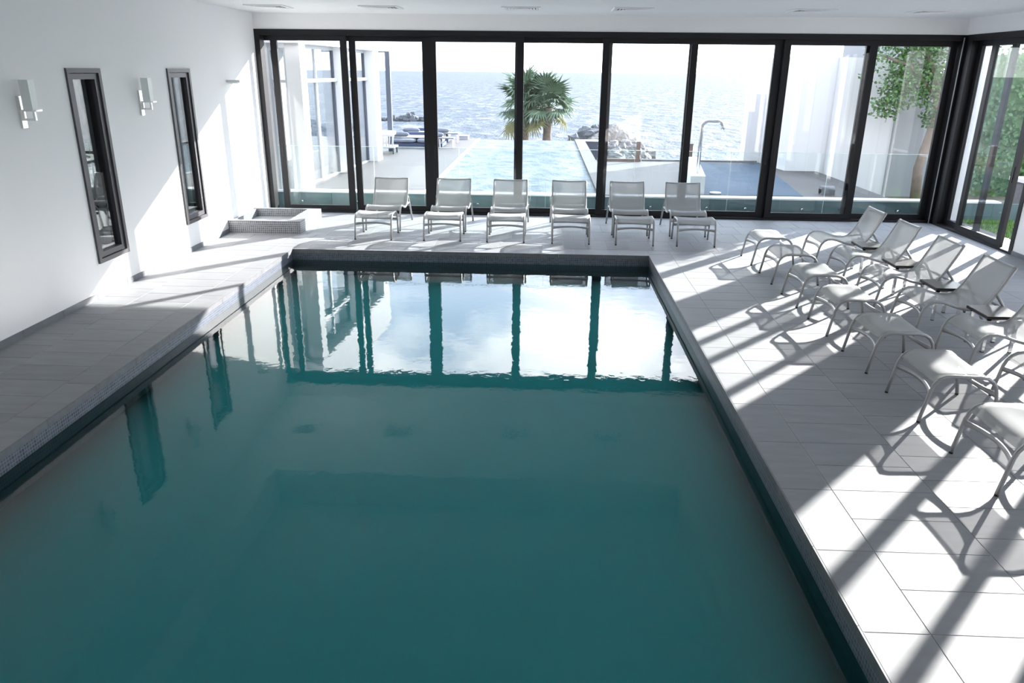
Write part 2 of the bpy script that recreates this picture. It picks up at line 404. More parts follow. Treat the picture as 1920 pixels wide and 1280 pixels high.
# back strip, tiles lengthwise in depth
ys = [10.26, 10.865, 11.47, 12.075, 12.68]
for i, y in enumerate(ys):
    row_x(y, min(y+0.605, YB), XL, XR, 0.303, 0.12 + (0.15 if i % 2 else 0))
row_x(PY, 10.26, PX0, PX1, 0.606, 0.2)
col_y(XL, -4.26, YN, 10.26, 0.303, 0.05); col_y(-4.26, -3.65, YN, 10.26, 0.303, 0.2); col_y(-3.65, PX0, YN, 10.26, 0.606, 0.15)
cells.sort(key=lambda c: -cam_size((c[0]+c[1])/2, (c[2]+c[3])/2, c[1]-c[0], c[3]-c[2]))
tmesh = {}
field = MB()
for i, c in enumerate(cells):
    w, d = round(c[1]-c[0]-G, 3), round(c[3]-c[2]-G, 3)
    cx, cy_ = (c[0]+c[1])/2, (c[2]+c[3])/2
    if i < 300:
        if (w, d) not in tmesh:
            tmesh[(w, d)] = MB().bevbox(-w/2, w/2, -d/2, d/2, -0.0029, 0.0, 0.001).mesh('tile', M['tile'])
        link('tile', tmesh[(w, d)], floor, (cx, cy_, 0))
    else:
        field.box(cx-w/2, cx+w/2, cy_-d/2, cy_+d/2, -0.0029, 0.0)
field.build('tile_field', M['tile'], floor, kind='stuff')

# left wall with two tall narrow windows
WIN = [(7.555, 8.15, 0.35, 2.29), (9.63, 10.25, 0.365, 2.295)]
wl_ = MB(); T = 0.25
yp = YN
for (a, b, z0, z1) in WIN:
    wl_.box(XL-T, XL, yp, a, -0.4, ZC+0.6)
    wl_.box(XL-T, XL, a, b, -0.4, z0); wl_.box(XL-T, XL, a, b, z1, ZC+0.6); yp = b
wl_.box(XL-T, XL, yp, YB+0.35, -0.4, ZC+0.6)
struct(wl_.build('wall_left', M['plaster']))
for i, (a, b, z0, z1) in enumerate(WIN):
    w = sempty('window_%d' % (i+1), (XL, (a+b)/2, z0))
    f = 0.045; q = 0.055; p0 = XL-0.14; p1 = XL+0.022
    fr = MB()
    fr.box(p0, p1, a, a+f, z0, z1).box(p0, p1, b-f, b, z0, z1).box(p0, p1, a+f, b-f, z1-f, z1).box(p0, p1, a+f, b-f, z0, z0+f)
    fr.build('window_frame', M['frame_win'], w)
    A, B, C, D = a+f+0.006, b-f-0.006, z0+f+0.006, z1-f-0.006
    s0, s1 = XL-0.075, XL+0.004
    sh = MB().box(s0, s1, A, A+q, C, D).box(s0, s1, B-q, B, C, D).box(s0, s1, A+q, B-q, D-q, D).box(s0, s1, A+q, B-q, C, C+q)
    sh.build('sash', M['frame_win'], w)
    BX(XL-0.048, XL-0.036, A+q, B-q, C+q, D-q).build('pane', M['glass_dark'], w)
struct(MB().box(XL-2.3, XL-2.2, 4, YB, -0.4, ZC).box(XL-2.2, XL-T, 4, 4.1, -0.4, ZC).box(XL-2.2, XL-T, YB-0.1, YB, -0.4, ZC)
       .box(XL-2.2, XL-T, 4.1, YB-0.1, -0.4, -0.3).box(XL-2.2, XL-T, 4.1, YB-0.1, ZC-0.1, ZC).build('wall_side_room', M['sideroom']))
bb = sempty('baseboard_left', (XL, 6, 0))
y = YN + 0.02
bm_ = None
while y < YB - 0.1:
    L_ = min(0.6, YB - 0.05 - y)
    BX(XL, XL+0.012, y+0.002, y+L_-0.002, 0.0, 0.062).build('skirting_tile', M['tile_dark'], bb); y += 0.6
# back wall above the doors
struct(BX(XL, XR+0.3, YB-0.02, YB+0.3, ZF, ZC+0.6).build('wall_back', M['plaster']))
struct(BX(XL-0.3, XR+0.3, YN-0.3, YN, -0.4, ZC+1.0).build('wall_near', M['plaster']))
# right wall: piers between sliding-door openings, band above
OPEN = [(10.42, 12.62), (7.30, 9.45), (4.15, 6.40), (1.0, 3.3)]
wr = MB().box(XR-0.02, XR+0.3, YN, YB, ZF, ZC+0.6)
yy = YN
for a, b in sorted(OPEN):
    wr.box(XR-0.02, XR+0.3, yy, a, -0.4, ZF); yy = b
struct(wr.build('wall_right', M['plaster']))
bbr = sempty('baseboard_right', (XR, 9.9, 0))
for y0 in (9.47, 9.95):
    BX(XR-0.032, XR-0.02, y0, y0+0.465, 0.0, 0.062).build('skirting_tile', M['tile_dark'], bbr)
# dark eaves trim along both door walls; side run added to shade the pool
struct(BX(XL, XR+0.3, YB+0.17, YB+0.305, ZG, ZF).build('trim_2', M['frame']))
struct(BX(XR+0.17, XR+0.305, YN, YB+0.17, ZG, ZF).build('trim_3', M['frame']))
# ceiling: flat margin with a raised coffer over the pool
CX0, CX1, CY1, CY0 = -3.95, 2.13, 9.93, 0.2
ce = MB()
ce.box(XL, CX0, YN, YB, ZC, ZC+0.2).box(CX1, XR, YN, YB, ZC, ZC+0.2).box(CX0, CX1, CY1, YB, ZC, ZC+0.2).box(CX0, CX1, YN, CY0, ZC, ZC+0.2)
ce.box(CX0-0.1, CX1+0.1, CY0-0.1, CY1+0.1, ZC+0.55, ZC+0.65)
ce.box(CX0-0.1, CX0, CY0-0.1, CY1+0.1, ZC+0.2, ZC+0.55).box(CX1, CX1+0.1, CY0-0.1, CY1+0.1, ZC+0.2, ZC+0.55)
ce.box(CX0, CX1, CY1, CY1+0.1, ZC+0.2, ZC+0.55).box(CX0, CX1, CY0-0.1, CY0, ZC+0.2, ZC+0.55)
struct(ce.build('ceiling', M['ceiling']))

# ------------------------------------------------------------------ sliding doors
def door_panel(name, label, along, a, b, plane, handle=None, st=0.105, stb=None, dep=0.05, z0=0.035, z1=2.815, group='sliding glass door panels'):
    """along 'x': panel in the X direction at Y=plane; along 'y': panel in the Y direction at X=plane"""
    def bx(u0, u1, v0, v1, w0, w1):
        return BX(u0, u1, v0, v1, w0, w1) if along == 'x' else BX(v0, v1, u0, u1, w0, w1)
    loc = ((a+b)/2, plane, z0) if along == 'x' else (plane, (a+b)/2, z0)
    t = thing(name, label, 'door', loc, group)
    d0, d1 = plane - dep/2, plane + dep/2
    stb = stb or st
    bx(a, a+st, d0, d1, z0, z1).build('stile', M['frame'], t)
    bx(b-stb, b, d0, d1, z0, z1).build('stile', M['frame'], t)
    bx(a+st, b-stb, d0, d1, z1-0.08, z1).build('rail', M['frame'], t)
    bx(a+st, b-stb, d0, d1, z0, z0+0.085).build('rail', M['frame'], t)
    bx(a+st, b-stb, plane-0.006, plane+0.006, z0+0.085, z1-0.08).build('pane', M['glass'], t)
    if handle is not None:
        h = a + st*0.5 if handle == 'a' else b - stb + st*0.5
        s = -1 if along == 'x' else -1
        bx(h-0.014, h+0.014, d0-0.006, d0, 0.92, 1.14).build('handle', M['handle'], t)
    return t
fb = thing('sliding_door_frame', 'dark aluminium outer frame of the long sea-facing window wall', 'door frame', ((XL+XR)/2, YB, 0))
BX(XL, XR, YB-0.03, YB+0.16, 2.815, ZF).build('head', M['frame'], fb)
BX(XL, XR, YB-0.03, YB+0.16, 0.001, 0.035).build('sill_track', M['frame'], fb)
BX(XL, XL+0.085, YB-0.03, YB+0.16, 0.035, 2.815).build('jamb', M['frame'], fb)
BX(XR-0.07, XR+0.12, YB-0.07, YB+0.16, 0.035, 2.815).build('corner_post', M['frame'], fb)
BX(XR-0.083, XR-0.070, YB-0.083, YB-0.070, 0.001, 2.86).build('corner_strip', M['silver'], fb)
T0, T1 = YB+0.03, YB+0.10
DP = [(-4.42, -3.19, T0, 'a', 'leftmost sea-facing glass door panel, slid slightly open beside the white wall'),
      (-3.17, -1.785, T1, 'b', 'sea-facing glass door panel in front of the grey daybeds'),
      (-1.862, -0.353, T0, 'a', 'sea-facing glass door panel in front of the outdoor pool left half'),
      (-0.497, 1.05, T1, None, 'sea-facing glass door panel in front of the right-hand palm tree'),
      (0.89, 2.38, T0, None, 'sea-facing glass door panel in front of the rock mound'),
      (2.256, 3.79, T1, 'b', 'sea-facing glass door panel in front of the outdoor shower pipe'),
      (3.712, 5.147, T0, 'a', 'sea-facing glass door panel in front of the shaded white garden wall'),
      (5.0, 6.39, T1, None, 'rightmost sea-facing glass door panel, in front of the leafy tree')]
for a, b, pl, hd, lb in DP: door_panel('sliding_door', lb, 'x', a, b, pl, hd, stb={-1.785: 0.205, 3.79: 0.2}.get(b))
for k, (a, b) in enumerate(OPEN):
    lab = ['dark outer frame of the side doors nearest the glass corner', 'dark outer frame of the side doors beyond the white pier',
           'dark outer frame of the third side doors along the right wall', 'dark outer frame of the side doors nearest the camera'][k]
    t = thing('sliding_door_frame', lab, 'door frame', (XR, (a+b)/2, 0))
    bb1 = b if k else YB-0.07
    BX(XR-0.03, XR+0.16, a, bb1, 2.815, ZF).build('head', M['frame'], t)
    BX(XR-0.03, XR+0.16, a, bb1, 0.001, 0.035).build('sill_track', M['frame'], t)
    BX(XR-0.03, XR+0.16, a, a+0.08, 0.035, 2.815).build('jamb', M['frame'], t)
    BX(XR-0.03, XR+0.16, (b-0.08 if k else 12.53), bb1, 0.035, 2.815).build('jamb', M['frame'], t)
S0, S1 = XR+0.03, XR+0.10
door_panel('sliding_door', 'narrow-looking side door panel right next to the glass corner', 'y', 11.55, 12.53, S1)
door_panel('sliding_door', 'side door panel with a pull handle beside the open gap to the grass', 'y', 10.79, 12.03, S0, 'a')
door_panel('sliding_door', 'side door panel just past the white pier on the right wall', 'y', 8.53, 9.37, S0)
door_panel('sliding_door', 'side door panel partly slid back, second past the white pier', 'y', 7.90, 8.69, S1)
door_panel('sliding_door', 'side door panel of the third opening, farther half', 'y', 5.25, 6.32, S0)
door_panel('sliding_door', 'side door panel of the third opening, nearer half', 'y', 4.23, 5.36, S1)

# ------------------------------------------------------------------ indoor pool
pb = thing('pool_basin', 'rectangular indoor pool lined with dark blue mosaic', 'pool', ((PX0+PX1)/2, PYN, -3.0))
DZ = -3.0
for za, zb, nm_, mt_ in ((ZW, -0.0501, 'pool_wall', M['mosaic']), (DZ, ZW, 'pool_wall_dimmed', M['mosaic_dimmed'])):
    BX(PX0-0.2, PX0, PYN-0.2, PY+0.2, za, zb).build(nm_, mt_, pb)
    BX(PX1, PX1+0.2, PYN-0.2, PY+0.2, za, zb).build(nm_, mt_, pb)
    BX(PX0, PX1, PY, PY+0.2, za, zb).build(nm_, mt_, pb)
    BX(PX0, PX1, PYN-0.2, PYN, za, zb).build(nm_, mt_, pb)
BX(PX0, PX1, PYN, PY, DZ-0.2, DZ).build('pool_floor', M['mosaic'], pb)
cpn = 0
def coping(x0, x1, y0, y1, axis):
    a, b = (y0, y1) if axis == 'y' else (x0, x1)
    n_ = max(1, round((b-a)/0.606)); st_ = (b-a)/n_
    for i in range(n_):
        u0, u1 = a+i*st_+0.0015, a+(i+1)*st_-0.0015
        q = BX(x0, x1, u0, u1, -0.055, -0.001) if axis == 'y' else BX(u0, u1, y0, y1, -0.055, -0.001)
        q.build('coping_stone', M['coping'], pb)
coping(PX0-0.012, PX0+0.008, PYN, PY, 'y'); coping(PX1-0.008, PX1+0.012, PYN, PY, 'y'); coping(PX0+0.009, PX1-0.009, PY-0.008, PY+0.012, 'x')
e_ = 0.001
pw = thing('pool_water', 'still milky teal water filling the indoor pool', 'water', ((PX0+PX1)/2, 5.2, DZ))
MB().quadmesh([(PX0+e_, PYN+e_, ZW), (PX1-e_, PYN+e_, ZW), (PX1-e_, PY-e_, ZW), (PX0+e_, PY-e_, ZW)], [(0, 1, 2, 3)]).build('water_surface', M['water'], pw)
BX(PX0+e_, PX1-e_, PYN+e_, PY-e_, DZ+0.001, ZW-0.20).build('water_depth', M['water_body'], pw)

# ------------------------------------------------------------------ mosaic foot basin by the left wall
fbz = thing('foot_basin', 'low square mosaic foot basin in the back left corner', 'basin', (-4.1, 11.45, 0))
bx0, bx1, by0, by1, bh = XL+0.003, -3.575, 10.93, 12.04, 0.175
BX(bx0, bx1, by0, by0+0.06, 0.0, bh).build('basin_wall', M['mosaic_light'], fbz)
BX(bx0, bx1, by1-0.06, by1, 0.0, bh).build('basin_wall', M['mosaic_light'], fbz)
BX(bx1-0.2, bx1, by0+0.06, by1-0.06, 0.0, bh).build('basin_wall', M['mosaic_light'], fbz)
BX(bx0, bx0+0.05, by0+0.06, by1-0.06, 0.0, bh).build('basin_wall', M['mosaic_light'], fbz)
BX(bx0, bx1, by0, by0+0.06, bh, bh+0.012).build('rim_tile', M['tile'], fbz)
BX(bx0, bx1, by1-0.06, by1, bh, bh+0.012).build('rim_tile', M['tile'], fbz)
BX(bx1-0.2, bx1, by0+0.06, by1-0.06, bh, bh+0.012).build('rim_tile', M['tile'], fbz)
BX(bx0+0.05, bx1-0.2, by0+0.06, by1-0.06, 0.0, 0.06).build('basin_floor', M['tile'], fbz)
dr = MB().box(-3.98, -3.80, 11.28, 11.46, 0.061, 0.075).build('drain_cover', M['white'], fbz)
MB().box(-3.93, -3.85, 11.35, 11.42, 0.075, 0.079).build('drain_slot', M['handle'], dr)

# ------------------------------------------------------------------ wall lights
def sconce(y, lab):
    t = thing('wall_sconce', lab, 'wall light', (XL, y, 1.78), 'square glass wall sconces')
    BX(XL, XL+0.022, y-0.035, y+0.035, 1.78, 2.055).build('wall_plate', M['chrome'], t)
    MB().box(XL+0.022, XL+0.135, y-0.012, y+0.012, 1.845, 1.865).box(XL+0.115, XL+0.135, y-0.012, y+0.012, 1.865, 1.925).box(XL+0.022, XL+0.04, y-0.012, y+0.012, 1.865, 1.925).build('arm', M['chrome'], t)
    BX(XL+0.03, XL+0.175, y-0.045, y+0.045, 1.925, 1.94).build('tray', M['chrome'], t)
    MB().box(XL+0.06, XL+0.145, y-0.042, y+0.042, 1.94, 2.19).build('glass_shade', M['opal'], t)
sconce(6.80, 'square opal glass sconce left of the nearer tall window')
sconce(8.90, 'square opal glass sconce between the two tall windows')
t = thing('wall_uplight', 'small grey metal shelf-like light fixture high on the left wall', 'wall light', (XL, 11.5, 2.1))
MB().box(XL, XL+0.20, 11.44, 11.56, 2.115, 2.145).build('housing', M['silver'], t)
BX(XL+0.03, XL+0.16, 11.455, 11.545, 2.095, 2.115).build('lens', M['opal'], t)
sw = thing('wall_switch', 'white wall switch plate below the second tall window', 'switch', (XL, 11.05, 0.6))
BX(XL, XL+0.008, 11.01, 11.09, 0.56, 0.64).build('plate', M['white'], sw)
BX(XL+0.008, XL+0.012, 11.03, 11.07, 0.575, 0.625).build('rocker', M['opal'], sw)

# ------------------------------------------------------------------ ceiling diffusers
vent_names = ['above the foot basin', 'second from the left wall', 'third from the left wall', 'fourth from the left wall', 'second from the right wall', 'nearest the glass corner']
def ring(mb, cx, cy_, z, ro, ri, dz):
    v = []
    for r, zz in ((ro, z), (ri, z+dz)):
        v += [(cx-r, cy_-r, zz), (cx+r, cy_-r, zz), (cx+r, cy_+r, zz), (cx-r, cy_+r, zz)]
    for r, zz in ((ro, z-0.004), (ri, z+dz-0.004)):
        v += [(cx-r, cy_-r, zz), (cx+r, cy_-r, zz), (cx+r, cy_+r, zz), (cx-r, cy_+r, zz)]
    f = []
    for i in range(4):
        j = (i+1) % 4
        f += [(i, j, 4+j, 4+i), (8+i, 12+i, 12+j, 8+j), (i, 8+i, 8+j, j), (4+i, 4+j, 12+j, 12+i)]
    mb.quadmesh(v, f); return mb
for i, x in enumerate([-3.93, -2.33, -0.36, 1.18, 3.63, 5.28]):
    t = thing('ceiling_vent', 'square louvred ceiling air diffuser, ' + vent_names[i], 'air vent', (x, 11.45, ZC), 'square ceiling diffusers')
    fr = MB(); R_ = 0.27
    fr.box(x-R_, x+R_, 11.45-R_, 11.45-R_+0.035, ZC-0.014, ZC-0.001).box(x-R_, x+R_, 11.45+R_-0.035, 11.45+R_, ZC-0.014, ZC-0.001)
    fr.box(x-R_, x-R_+0.035, 11.45-R_+0.035, 11.45+R_-0.035, ZC-0.014, ZC-0.001).box(x+R_-0.035, x+R_, 11.45-R_+0.035, 11.45+R_-0.035, ZC-0.014, ZC-0.001)
    fr.build('frame', M['ceiling'], t)
    BX(x-0.235, x+0.235, 11.215, 11.685, ZC-0.003, ZC-0.001).build('backing', M['handle'], t)
    for k_ in range(5):
        ring(MB(), x, 11.45, ZC-0.014, 0.232-k_*0.043, 0.232-k_*0.043-0.03, 0.010).build('louvre', M['ceiling'], t)

# ------------------------------------------------------------------ lounge chairs, footstools, side tables
HW = 0.262
def prof_ott():
    return [(0.0, 0.0), (0.022, 0.13), (0.042, 0.245), (0.058, 0.290), (0.085, 0.325), (0.125, 0.347), (0.18, 0.353), (0.27, 0.350), (0.36, 0.350),
            (0.415, 0.340), (0.452, 0.316), (0.477, 0.280), (0.49, 0.24), (0.51, 0.13), (0.53, 0.0)]
def prof_chair():
    return [(0.0, 0.0), (0.022, 0.13), (0.042, 0.245), (0.060, 0.290), (0.088, 0.326), (0.130, 0.349), (0.185, 0.355), (0.25, 0.342), (0.33, 0.314), (0.42, 0.290),
            (0.50, 0.284), (0.555, 0.296), (0.60, 0.328), (0.635, 0.375), (0.665, 0.425), (0.70, 0.495), (0.74, 0.575), (0.795, 0.69)]
def sample(path, s):
    d = [0]
    for i in range(1, len(path)): d.append(d[-1] + math.dist(path[i], path[i-1]))
    s *= d[-1]
    for i in range(1, len(path)):
        if s <= d[i] + 1e-9:
            u = (s - d[i-1]) / (d[i]-d[i-1]); return tuple(path[i-1][k_]+(path[i][k_]-path[i-1][k_])*u for k_ in range(2))
    return path[-1]
def cross_bar(y, z, bow, dy=0.0):
    mb = MB(); v = []; n = 12
    for i in range(n+1):
        u = i/n; x = -HW + 2*HW*u; zz = z + bow*(1-(2*u-1)**2)
        hgt = 0.019 - 0.007*(1-(2*u-1)**2)
        yy_ = y + dy*(1-(2*u-1)**2)
        v += [(x, yy_-0.007, zz-hgt), (x, yy_+0.007, zz-hgt), (x, yy_+0.007, zz+hgt), (x, yy_-0.007, zz+hgt)]
    f = []
    for i in range(n):
        for k_ in range(4):
            k2 = (k_+1) % 4; f.append((i*4+k_, (i+1)*4+k_, (i+1)*4+k2, i*4+k2))
    f += [(3, 2, 1, 0), (n*4, n*4+1, n*4+2, n*4+3)]
    return mb.quadmesh(v, f, True)
TR = 0.0132
def foot(mb, x, y): return mb.tube([(x, y, 0.0), (x, y, 0.014)], 0.0128, 8)
def make_footstool():
    t = bpy.data.objects.new('footstool', None); COL.objects.link(t)
    pr = prof_ott()
    for s in (-1, 1):
        MB().tube([(s*HW, y, z + (0.013 if i in (0, len(pr)-1) else 0)) for i, (y, z) in enumerate(pr)], TR, 8).build('side_frame', M['alu'], t)
    seat = pr[3:12]
    def fn(u, v):
        y, z = sample(seat, u); sag = 0.016*(1-(2*v-1)**2)*math.sin(math.pi*u)
        return (-HW + 2*HW*v, y, z + 0.009 - sag)
    MB().grid(fn, 18, 8, 0.003).build('sling_seat', M['sling'], t)
    cross_bar(0.036, 0.222, 0.010, 0.05).build('cross_bar', M['alu'], t)
    cross_bar(0.490, 0.222, 0.010, -0.05).build('cross_bar', M['alu'], t)
    for s in (-1, 1):
        for y in (0.0, 0.53): foot(MB(), s*HW, y).build('foot_cap', M['rubber'], t)
    return t
def make_chair():
    t = bpy.data.objects.new('lounge_chair', None); COL.objects.link(t)
    pr = prof_chair()
    for s in (-1, 1):
        MB().tube([(s*HW, y, z + (0.013 if i == 0 else 0)) for i, (y, z) in enumerate(pr)], TR, 8).build('side_frame', M['alu'], t)
        MB().tube([(s*(HW+0.004), 0.672, 0.435), (s*(HW+0.012), 0.735, 0.352), (s*(HW+0.016), 0.80, 0.24), (s*(HW+0.02), 0.925, 0.013)], TR*1.05, 8).build('rear_leg', M['alu'], t)
        MB().tube([(s*HW, 0.56, 0.298), (s*(HW+0.012), 0.755, 0.318)], TR*0.9, 8).build('link_bar', M['alu'], t)
        foot(MB(), s*HW, 0.0).build('foot_cap', M['rubber'], t); foot(MB(), s*(HW+0.02), 0.925).build('foot_cap', M['rubber'], t)
    seat = pr[3:]
    def fn(u, v):
        y, z = sample(seat, u); bow = 0.016*(1-(2*v-1)**2)*min(1, 6*u)
        k = min(1, max(0, (u-0.5)/0.25))
        return (-HW + 2*HW*v, y - 0.007*k + bow*k*0.6, z + 0.008*(1-k) - bow*(1-0.6*k))
    MB().grid(fn, 34, 8, 0.003).build('sling', M['sling'], t)
    n = 10
    MB().tube([(-HW + 2*HW*i/n, 0.795 + 0.012*(1-(2*i/n-1)**2), 0.69 - 0.012*(1-(2*i/n-1)**2)) for i in range(n+1)], 0.012, 8).build('top_bar', M['alu'], t)
    cross_bar(0.036, 0.222, 0.010, 0.05).build('cross_bar', M['alu'], t)
    MB().tube([(-HW-0.012, 0.76, 0.31), (HW+0.012, 0.76, 0.31)], TR, 8).build('rear_bar', M['alu'], t)
    return t
stool0, chair0 = make_footstool(), make_chair()
used = {'s': False, 'c': False}
def place(proto, key, loc, rz, label, cat, group):
    if not used[key]: o = proto; used[key] = True
    else: o = copy_tree(proto)
    o.location = loc; o.rotation_euler = (0, 0, rz); return tag(o, label, cat, group)
BXS = [-2.427, -1.43, -0.52, 0.408, 1.31, 2.17]
SYC = [10.60, 10.60, 10.585, 10.565, 10.545, 10.535]
CYC = [11.31, 11.315, 11.30, 11.29, 11.275, 11.262]
where = ['leftmost in the row along the sea window', 'second from left in the row along the sea window', 'third from left in the row along the sea window',
         'fourth from left in the row along the sea window', 'fifth from left in the row along the sea window', 'rightmost in the row along the sea window']
for i, x in enumerate(BXS):
    place(stool0, 's', (x, SYC[i]+0.02, 0), random.uniform(-0.02, 0.02), 'grey mesh footstool, ' + where[i], 'footstool', 'footstools in the row along the sea window')
    place(chair0, 'c', (x+0.005, CYC[i]-0.01, 0), random.uniform(-0.015, 0.015), 'grey mesh lounge chair, ' + where[i], 'lounge chair', 'lounge chairs in the row along the sea window')
RY = [9.785, 8.866, 7.935, 7.034, 6.109, 5.194, 4.212]
rw = ['farthest in the right-hand row, nearest the glass corner', 'second from the far end of the right-hand row', 'third from the far end of the right-hand row',
      'fourth from the far end of the right-hand row', 'fifth from the far end of the right-hand row', 'sixth from the far end of the right-hand row', 'nearest the camera in the right-hand row']
for i, y in enumerate(RY):
    place(stool0, 's', (2.684, y, 0), -math.pi/2, 'grey mesh footstool, ' + rw[i], 'footstool', 'footstools in the right-hand row')
for i, y in enumerate(RY[:6]):
    place(chair0, 'c', (3.47, y, 0), -math.pi/2 + random.uniform(-0.01, 0.01), 'grey mesh lounge chair, ' + (rw[i] if i < 5 else 'cut off by the right edge, nearest the camera'), 'lounge chair', 'lounge chairs in the right-hand row')
def side_table(x, y, lab):
    t = thing('side_table', lab, 'table', (x, y, 0), 'side tables between the lounge chairs')
    a = 0.155
    for sx_ in (-1, 1):
        for sy_ in (-1, 1):
            cx, cy_ = x+sx_*0.12, y+sy_*0.135
            lg = BX(cx-0.0125, cx+0.0125, cy_-0.0125, cy_+0.0125, 0.008, 0.315).build('leg', M['chrome'], t)
            BX(cx-0.0125, cx+0.0125, cy_-0.0125, cy_+0.0125, 0.0, 0.008).build('foot_cap', M['rubber'], lg)
    MB().box(x-0.1325, x+0.1325, y-0.1475, y-0.1225, 0.295, 0.315).box(x-0.1325, x+0.1325, y+0.1225, y+0.1475, 0.295, 0.315)\
        .box(x-0.1325, x-0.1075, y-0.1225, y+0.1225, 0.295, 0.315).box(x+0.1075, x+0.1325, y-0.1225, y+0.1225, 0.295, 0.315).build('apron', M['chrome'], t)
    top = BX(x-0.16, x+0.16, y-0.175, y+0.175, 0.316, 0.340).build('table_top', M['tableedge'], t)
    BX(x-0.157, x+0.157, y-0.172, y+0.172, 0.340, 0.342).build('top_surface', M['tabletop'], top)
for i, lb in enumerate(['farthest', 'second farthest', 'third farthest', 'fourth farthest']):
    side_table(4.045, (RY[i]+RY[i+1])/2 - 0.0, 'dark-topped chrome side table, %s between the right-hand lounge chairs' % lb)
side_table(4.045, (RY[4]+RY[5])/2, 'dark-topped chrome side table, nearest between the right-hand lounge chairs')

# ------------------------------------------------------------------ outdoor terrace, pool, sea
YT = 13.32
gut = struct(BX(XL-0.3, XR+1.6, YB+0.3, YT, -0.5, -0.05).build('trim_1', M['coping'])); 
ter = struct(MB().box(-14, -2.13, YT+0.02, 24.9, ZSEA-1, ZT).box(-2.13, 0.97, YT+0.02, 13.56, ZSEA-1, ZT).box(0.97, 1.27, YT+0.02, 24.9, ZSEA-1, ZT+0.02)
             .box(1.27, 6.1, YT+0.02, 19.1, ZSEA-1, ZT).box(-2.13, 0.97, 13.56, 24.9, ZSEA-1, -0.9).build('floor_terrace', M['terrace']))
struct(BX(6.1, 16, YT+0.02, 21, ZSEA-1, -0.25).build('ground_back_garden', M['soil']))
x = XL - 0.3
while x < XR + 1.4:
    w_ = 0.605
    BX(x+0.002, x+w_-0.002, YT, YT+0.02, -0.05, ZT-0.022).build('ledge_tile', M['ledge'], ter); x += w_
BX(XL-0.3, XR+1.4, YT-0.012, YT+0.24, ZT-0.02, ZT+0.006).build('ledge_cap', M['white'], ter)
op = thing('outdoor_pool', 'long outdoor infinity pool on the terrace facing the sea', 'pool', (-0.55, 19, -0.9))
BX(-2.06, 0.97, 13.57, 24.86, -0.8, ZT-0.03).build('water', M['outpool'], op)
BX(-2.13, -2.06, 13.57, 24.9, -0.8, ZT+0.008).build('coping', M['white'], op)
BX(-2.06, 0.97, 24.86, 24.93, -0.8, ZT-0.035).build('overflow_edge', M['mosaic'], op)
sea = BX(-6000, 6000, 25.5, 12000, ZSEA-0.5, ZSEA).build('sea', M['sea'])
tag(sea, 'pale blue choppy sea stretching to the horizon', 'sea', kind='stuff')
struct(BX(-60, -14, -20, 30, ZSEA-1, ZSEA+0.2).build('ground_left', M['terrace']))
# dark paved strip with the shower plinth
pd = MB().prism([(2.62, 13.62), (4.60, 13.62), (5.25, 18.75), (3.45, 18.75)], ZT+0.001, ZT+0.008).build('dark_paving', M['slate'])
tag(pd, 'dark blue-grey paved shower area on the terrace', 'paving')
sh = thing('outdoor_shower', 'curved stainless outdoor shower pipe on a white plinth', 'shower', (2.78, 13.9, ZT))
MB().prism([(2.60, 13.62), (2.86, 13.62), (3.32, 16.9), (3.06, 16.9)], ZT, 0.60).build('plinth', M['white'], sh)
pts = [(2.79, 14.0, 0.60), (2.79, 14.0, 1.40)]
for k_ in range(1, 7):
    a = math.pi/2*k_/6; pts.append((2.79+0.12*(1-math.cos(a)), 14.0, 1.40+0.12*math.sin(a)))
pts.append((3.05, 14.0, 1.52))
for k_ in range(1, 7):
    a = math.pi/2*k_/6; pts.append((3.05+0.11*math.sin(a), 14.0, 1.41+0.11*math.cos(a)))
pts.append((3.16, 14.0, 1.37))
MB().tube(pts, 0.032, 12).build('pipe', M['steel'], sh)
MB().tube([(2.79, 14.0, 0.60), (2.79, 14.0, 0.612)], 0.06, 14).build('flange', M['steel'], sh)
t = thing('utility_box', 'small grey box with rounded lid on the terrace edge', 'box', (5.1, 13.9, ZT))
BX(4.98, 5.22, 13.82, 13.98, ZT, ZT+0.10).build('body', M['coping'], t)
MB().tube([(4.98, 13.9, ZT+0.085), (5.22, 13.9, ZT+0.085)], 0.075, 12).build('lid', M['coping'], t)
t = thing('soap_dish', 'flat pale dish lying on the dark paving', 'dish', (3.08, 13.72, ZT))
MB().tube([(3.08, 13.72, ZT+0.008), (3.08, 13.72, ZT+0.016), (3.08, 13.72, ZT+0.035)], [0.09, 0.10, 0.105], 16).build('bowl', M['wframe'], t)
MB().tube([(3.08, 13.72, ZT+0.035), (3.08, 13.72, ZT+0.04)], [0.105, 0.095], 16).build('rim', M['white'], t)

# glass balustrade just outside the doors
GB = [-4.60, -2.93, -1.45, 0.05, 1.55, 3.18, 4.82, 6.45]
nm = ['in front of the white wing', 'in front of the daybed terrace', 'at the left half of the outdoor pool', 'at the right half of the outdoor pool',
      'in front of the rock mound', 'in front of the shower', 'in front of the white garden wall']
for i in range(len(GB)-1):
    a, b = GB[i]+0.008, GB[i+1]-0.008
    t = thing('glass_balustrade', 'clear waist-high glass balustrade panel ' + nm[i], 'balustrade', ((a+b)/2, 13.2, -0.05), 'glass balustrade panels outside the doors')
    BX(a, b, 13.195, 13.207, -0.049, 1.06).build('pane', M['glass_bal'], t)
    BX(a, b, 13.194, 13.208, 1.06, 1.066).build('top_edge', M['glass_edge'], t)
    BX(b, b+0.004, 13.195, 13.207, -0.049, 1.06).build('side_edge', M['glass_edge'], t)
    for q in (0.2, 0.8):
        x = a+(b-a)*q; MB().tube([(x, 13.215, 0.10), (x, 13.318, 0.10)], 0.022, 12).build('standoff', M['steel'], t)

